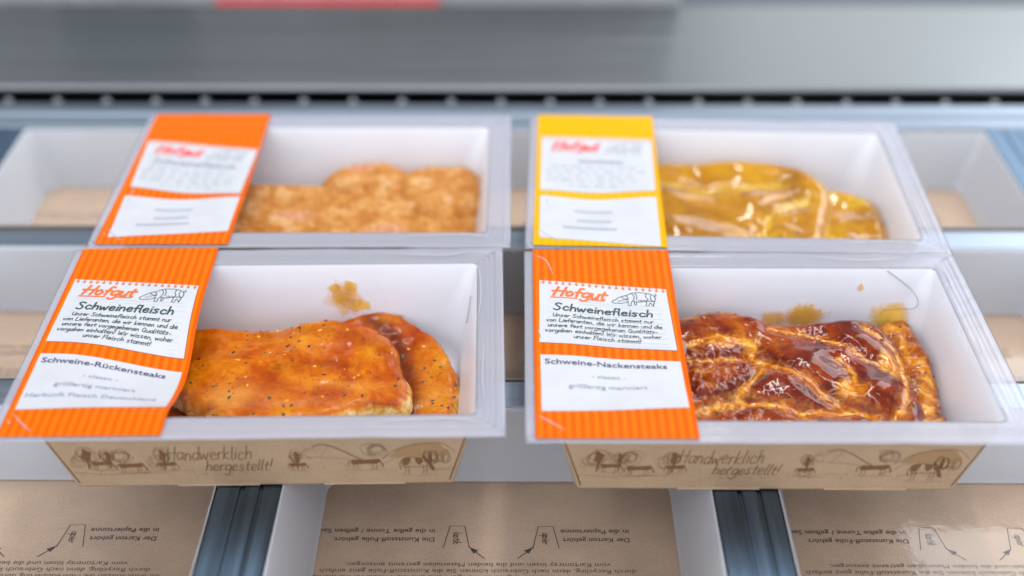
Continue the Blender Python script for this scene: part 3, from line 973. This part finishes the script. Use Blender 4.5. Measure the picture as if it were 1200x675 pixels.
tr = trays['loin']
puddle(tr, 'red_sauce', 'red brown marinade pooled under the loin steaks', -94, 96, -53.5, 52, 6.5)
make_steak('pork_steak', tr, [(-92, 20), (-60, 40), (-30, 45), (10, 40), (40, 20), (45, -20), (20, -48), (-30, -51), (-75, -50), (-92, -20)], (-25, 0), 2.5, 15, 'loin_meat',
           'lowest loin steak, mostly hidden beneath the front left label', 'steak', 21, 8, flakes=20, na=160, nr=40, rim_fat=.7)
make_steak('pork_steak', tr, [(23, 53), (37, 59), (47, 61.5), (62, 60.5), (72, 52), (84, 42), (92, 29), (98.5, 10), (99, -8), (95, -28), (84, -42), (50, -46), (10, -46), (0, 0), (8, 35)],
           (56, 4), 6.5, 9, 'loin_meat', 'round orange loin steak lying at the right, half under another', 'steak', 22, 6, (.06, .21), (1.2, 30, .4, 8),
           rim_fat=.95, rim_dir=(.6, -.8), flakes=100, pale=[(86, -8, 9, 12, .35)], darks=[([(50, 52), (61, 40), (67, 24), (71, 4), (72, -16), (66, -34), (40, -44)], 6, .85)])  # darks paint the crevice shade beside the upper steak, along with pooled sauce
make_steak('pork_steak', tr, [(-62, 28), (-52, 36), (-39, 37.7), (-15, 36.5), (3.7, 39.4), (22, 45), (41, 45), (56, 37), (65, 21), (69, 2), (74, -8), (74, -20), (70, -29), (61, -27), (52, -28),
            (40, -35), (18, -41), (-3, -45), (-18, -44), (-33, -33), (-48, -22), (-62, -6)], (8, 0), 20.5, 11.5, 'loin_meat',
           'large flat loin steak on top, orange glaze flecked with herbs', 'steak', 23, 8.0, (-.02, .05), (1.3, 34, .35, 9), edge0=.12, seams=[([(-56, -14), (-48, -22.5), (-33, -33), (-20, -43)], 1.5, 0.0)],
           rim_fat=.95, rim_dir=(.35, -.8), darks=[([(-10, 28), (30, 32), (60, 18)], 6, .25), ([(-40, 22), (-50, 0)], 7, .4), ([(0, 0), (40, 4)], 5, .25)], flakes=130, pale=[(-20, -22, 13, 9, .75), (38, -12, 26, 4, .4), (8, 18, 14, 6, .25), (-30, 12, 12, 6, .2)], na=320, nr=100)

tr = trays['neck']
puddle(tr, 'red_sauce', 'red brown marinade pooled under the neck steaks', -92, 92, -53, 50, 5)
make_steak('pork_steak', tr, [(68, 45), (76, 54), (88, 59), (97, 55), (99, 44), (100, 36), (101, 26), (100, 10), (98, -10), (95, -30), (90, -50), (60, -50), (45, -20), (50, 20)], (74, 5), 13, 16, 'neck_meat',
           'small fatty neck steak squeezed against the right wall of its tray', 'steak', 31, 9, (0, 0), (2.2, 16, 1.0, 6),
           seams=[([(88, 48), (86, 20), (92, 0), (84, -30)], 3.5, 1.0)], fatspots=[(86, 45, 8, 7), (92, 6, 4, 8), (84, -35, 6, 9)], flakes=50, rim_fat=.2)
make_steak('pork_steak', tr, [(-62, 30), (-46, 46), (-38, 50), (-18, 56.5), (-4, 53), (6, 48), (14, 45.5), (31, 44.5), (48, 46), (65, 46), (77, 42), (84, 26), (86, 4), (86, -18), (84, -39), (76, -53),
            (20, -54), (-45, -54), (-62, -30)], (14, -3), 14, 21, 'neck_meat',
           'large neck steak with pale fat seams running through dark red meat', 'steak', 32, 11, (0, .05), (1.0, 30, .12, 10), lumps=[(30, 8, 15, 2.2), (20, -14, 13, 2.2), (62, -18, 11, 2.6), (18, -44, 15, 2.6), (55, 26, 15, 1.8), (48, -47, 13, 2.2), (-2, 42, 14, 1.6)],
           seams=[([(0, 15), (15, 1), (28, -12), (40, -28), (50, -34)], 1.9, 1.9), ([(-35, -31), (-11, -27), (5, -27), (21, -33), (45, -32), (60, -42), (73, -51)], 2.6, 2.0),
                  ([(66, 33), (80, 16), (81, -2), (72, -30), (64, -44)], 2.2, 1.6), ([(44, 7), (50, -4), (49, -16)], 1.2, 1.0),
                  ([(-30, 20), (-17, 26), (-2, 26), (0, 15)], 3.0, 1.2), ([(-11, -28), (-8, -15), (0, -4), (8, 8)], 1.6, 1.2),
                  ([(14, 36), (39, 27), (49, 19), (63, 7), (69, 2)], 1.1, 1.2), ([(-38, 44), (-20, 50), (-4, 46)], 2.4, .6), ([(20, -33), (22, -42), (24, -53)], 1.8, 1.2),
                  ([(-38, 8), (-20, 6), (-4, 12)], 1.4, 1.0)],
           fatspots=[(47, -17, 7, 7), (72, 3, 6, 11), (-16, 22, 8, 4), (66, -46, 8, 5)], rough_zone=(-32, -12, (30, 30), 1.0), flakes=100, na=360, nr=120)

tr = trays['crumb']
CR = 'cutlets in the crumbly coating'
make_steak('cutlet', tr, [(-95, 20), (-60, 33), (-20, 34), (20, 36), (60, 34), (98, 32), (103, -10), (97, -52), (0, -54), (-92, -52)], (0, -8), 14, 15, 'crumb_meat',
           'long golden cutlet along the front of the rear orange tray', 'cutlet', 41, 12, (0, .07), (1.5, 26, .8, 3.2), na=260, nr=80, group=CR, fatspots=[(45, -22, 12, 6), (-15, -5, 12, 6)])
make_steak('cutlet', tr, [(-5, 30), (2, 48), (16, 58), (34, 60), (50, 55), (60, 40), (45, 20), (10, 20)], (28, 38), 8, 28, 'crumb_meat',
           'reddish golden cutlet humped up against the back wall', 'cutlet', 42, 13, (0, 0), (1.8, 16, .8, 3.6), na=180, nr=60, group=CR, fatspots=[(22, 46, 12, 7)])
make_steak('cutlet', tr, [(48, 36), (60, 54), (78, 57), (96, 55), (104, 40), (104, 4), (80, -10), (56, 0)], (76, 26), 17, 18, 'crumb_meat',
           'golden cutlet wedged in the right corner of its tray', 'cutlet', 43, 13, (0, 0), (1.6, 15, .8, 3.6), na=180, nr=60, group=CR)

tr = trays['curry']
puddle(tr, 'yellow_puddle', 'yellow marinade pooled under the curry meat', -92, 92, -53, 50, 5)
CY = 'pieces of yellow marinated meat'
make_steak('curry_steak', tr, [(-70, 40), (-45, 56), (-20, 58), (20, 58), (55, 54), (72, 38), (78, 18), (70, -20), (50, -54), (-45, -54), (-72, -20)], (0, 0), 4, 33, 'curry_meat',
           'broad yellow marinated piece filling most of the rear right tray', 'steak', 51, 14, (0, .06), (2.2, 34, .25, 15), na=260, nr=80, group=CY, flakes=40,
           seams=[([(-40, 30), (0, 20), (40, 28)], 3, 2.0), ([(20, -50), (30, -10), (55, 10)], 2.5, 2.2)], lumps=[(-30, -28, 12, 3), (0, -40, 16, 3), (35, -25, 10, 2)])
make_steak('curry_steak', tr, [(50, 24), (64, 32), (82, 27), (100, 22), (104, 0), (103, -30), (96, -52), (60, -54), (46, -30)], (74, -14), 17, 16, 'curry_meat',
           'smaller yellow marinated piece folded in the right end of its tray', 'steak', 52, 10, (0, .05), (2.0, 24, .2, 12), na=200, nr=60, group=CY, flakes=20,
           seams=[([(60, 15), (64, -15), (74, -50)], 3, 2.0)], fatspots=[(88, 12, 8, 6)])

# ------------------------------------------------------------------ packing line below the trays
RX = [-393, -138, 117, 372]
YB = [(246, 271), (412, 436.5), (578, 602.6), (743.7, 767.3)]
fr = empty('tray_conveyor', (0, 0, 0))
tag(fr, 'blue grey steel grid of rails and crossbars holding the trays', 'conveyor')
for x in RX:
    mb = MB()
    prof = [(-16.5, -14), (-16.5, -.8), (-15.8, -.1), (-4.6, 0), (-4.2, -1.0), (-2.2, -1.0), (-1.8, 0), (5.5, 0), (5.9, -.8), (7.4, -.8), (7.8, 0), (15.8, -.1), (16.5, -.8), (16.5, -14)]
    mb.loft([[(x + a, y, b) for a, b in prof] for y in (200, 560, 914)], 'rail_steel', True, True, False)
    mb.build('rail', fr)
for (a, b) in YB:
    for i in range(3):
        mb = MB()
        mb.box(RX[i] + 16.8, RX[i + 1] - 16.8, a, b, -14, -.5, 'bar_steel', 1.6)
        mb.build('crossbar', fr)
mb = MB()
mb.box(-900, 900, 914.3, 930, -20, 1.2, 'bar_steel', 2)
mb.box(-900, 900, 930.2, 951, -20, 3.0, 'bar_steel', 2.5)
mb.build('side_ledge', fr)
for sx, x0, x1 in ((-1, -900, RX[0] - 16.8), (1, RX[3] + 16.8, 900)):
    mb = MB(); mb.box(x0, x1, 200, 914, -14, -.6, 'bar_steel', 1.5)
    mb.build('side_plate', fr)
mb = MB(); mb.box(-900, 900, 150, 1400, -120, -70, 'bed_paint', 3)
tag(mb.build('machine_bed', None), 'dull painted bed plate of the packing machine under the trays', 'machine bed', None, 'structure')

# chain and its pins in the dark slot
ch = empty('conveyor_chain', (0, .9590, -.0006))
tag(ch, 'conveyor chain with bright round pins in the dark slot', 'chain')
mb = MB()
for k in range(30):
    x = -560 + 39.0 * k
    mb.box(x + 3, x + 36, -3.5, 3.5, -9, -5, 'dark_grey_paint', 1)
mb.build('link_plates', ch)
for k in range(30):
    mb = MB(); x = -560 + 39.0 * k
    ring = lambda r, z: [(x + r * math.cos(i * .5236), r * math.sin(i * .5236), z) for i in range(12)]
    mb.loft([ring(3.6, -9), ring(3.6, 1.4), ring(3.0, 2.2), ring(1.8, 2.4), ring(1.5, 1.0)], 'pin_steel', True, True)
    mb.build('pin', ch)
mb = MB(); mb.box(-900, 900, 951.4, 1140, -60, -24, 'black_gap')
tag(mb.build('chain_channel', None), 'black channel the conveyor chain runs in', 'channel')

# sheet metal cover behind, with the machine housing standing on its far edge
mb = MB(); mb.box(-900, 900, 967, 1137, 3, 9, 'cover_steel', 2.5)
tag(mb.build('cover_plate', None), 'wide brushed steel cover plate along the back of the machine', 'cover plate')
mb = MB(); mb.box(-275, -70, 1139, 1150, -10, 10, 'red_plastic', 3)
tag(mb.build('red_strip', None), 'red plastic strip behind the steel cover plate', 'strip')
hs = empty('machine_housing', (0, 1.152, 0))
tag(hs, 'grey machine housing standing behind the steel cover plate', 'housing')
mb = MB(); mb.box(-900, 148, 0, 260, -26, 150, 'housing_paint', 4)
mb.build('casing', hs)
mb = MB(); mb.box(-420, -300, -3, -.2, 14, 130, 'hatch_paint', 2)
mb.build('hatch', hs)

# ------------------------------------------------------------------ empty trays hanging in the grid
def board_print():
    """recycling note on the tray floor, read from the far side of the machine"""
    p = Print(); I = 'dark_ink'
    p.text('Sie unterstützen die Müllreduzierung durch weniger Folie und die Wiederverwertbarkeit', 0, 10.6, 3.0, I, 'CENTER', 178)
    p.text('durch Recycling, denn nach Gebrauch können Sie die Kunststoff-Folie ganz einfach', 0, 6.0, 3.0, I, 'CENTER', 166)
    p.text('vom Kartontray lösen und die beiden Materialien getrennt entsorgen.', 0, 1.4, 3.0, I, 'CENTER', 140)
    p.text('Der Karton gehört', -81, -17.2, 3.3, I, 'LEFT', 36, 2, .012)
    p.text('in die Papiertonne', -81, -23.6, 3.3, I, 'LEFT', 37, 2, .012)
    p.text('Die Kunststoff-Folie gehört', 24, -17.2, 3.3, I, 'LEFT', 54, 2, .012)
    p.text('in die gelbe Tonne / gelben Sack.', 24, -23.6, 3.3, I, 'LEFT', 66, 2, .012)
    for cx, wd in ((-36, 'Papier'), (12, 'Plastik')):
        p.stroke([(cx - 7, -9.5), (cx - 4, -26), (cx + 4, -26), (cx + 7, -9.5)], .5, I, 2, False)
        q = Print(); hand(q, wd, 0, 0, 4.5, I, .5, 12, .1)
        p.items += q.map(lambda a, b, c=cx: (c - 2.5 + b * .9 + .2, -24 + a)).items if False else q.map(lambda a, b, c=cx: (c + 2 - b, -23.2 + a * .9)).items
    for sx in (-1, 1):
        a, b = (-12 + sx * 9, -2.0), (-12 + sx * 17, -10)
        p.stroke([a, ((a[0] + b[0]) / 2, (a[1] + b[1]) / 2), b], .6, I, 2, False)
        p.poly([b, (b[0] - sx * 5, b[1] + 2.2), (b[0] - sx * 2.4, b[1] + 4.8)], I, 2)
    return p.map(lambda x, y: (-x - 10, -y))
BP = board_print()
def make_insert():
    root = empty('empty_tray', (0, 0, 0))
    mb = MB()
    mb.loft([rrect(196, 122, 3, z, 3) for z in (-46.6, -45.6)], 'kraft_floor', True, True, False)
    mb.loft([rrect(220.6 - 24.6 * k, 139.6 - 17.6 * k, 3, -1 - 45 * k, 3) for k in (0, .5, 1)], 'kraft_board')
    BP.onto(mb, lambda x, y, ly: (x, y - 2.0, -45.5 + .03 * ly))
    mb.build('carton', root)
    mb = MB()
    rg = []
    for k, z, r in ((0, -.3, 4), (.03, -2, 5), (.3, -14, 7), (.65, -30, 9), (.93, -42, 10), (.985, -44.0, 10), (1.02, -44.6, 10)):
        rg.append(rrect(219.5 - 27 * k, 138.5 - 20 * k, r, z, 8)[::-1])
    mb.loft([[(p[0] * 1.006, p[1] * 1.008, -.2) for p in rg[0]]] + rg, 'cavity_plastic')
    mb.build('liner', root)
    mb = MB(); nx, ny = 40, 26; vs = []
    for j in range(ny + 1):
        for i in range(nx + 1):
            x, y = (i / nx - .5) * 190.5, (j / ny - .5) * 117
            vs.append((x, y, -44.7 + .13 * nz(x * .02, y * .02, 2)))
    mb.add(vs, [(j * (nx + 1) + i, j * (nx + 1) + i + 1, (j + 1) * (nx + 1) + i + 1, (j + 1) * (nx + 1) + i) for j in range(ny) for i in range(nx)], 'clear_sheet', True)
    mb.build('clear_floor', root)
    return root
ins = make_insert()
def copy_tree(o, parent=None):
    c = o.copy(); S.collection.objects.link(c)
    if parent: c.parent = parent
    for k in [k for k in bpy.data.objects if k.parent == o]:
        copy_tree(k, c)
    return c
LAB = [
 ['empty brown lined tray at the bottom left corner, left of the dark rail', 'empty brown lined tray at the bottom centre, between the two dark rails', 'empty brown lined tray at the bottom right, glossy with pale glare'],
 ['empty lined tray showing left of the front orange label, mid height', 'empty lined tray seen only in the slit between the two front meat trays', 'empty lined tray showing right of the dark red neck steaks'],
 ['blurred empty white lined tray at the back, left of the rear orange label', 'blurred empty tray seen only in the slit between the two rear meat trays', 'blurred empty white lined tray at the back, right of the yellow meat']]
first = True
for r, cy in enumerate((507.3, 673.2, 840.8)):
    for c, cx in enumerate((-265.5, -10.5, 244.5)):
        o = ins if first else copy_tree(ins)
        first = False
        o.location = (cx * MM, cy * MM, 0)
        tag(o, LAB[r][c], 'empty tray', 'empty trays hanging in the conveyor grid')
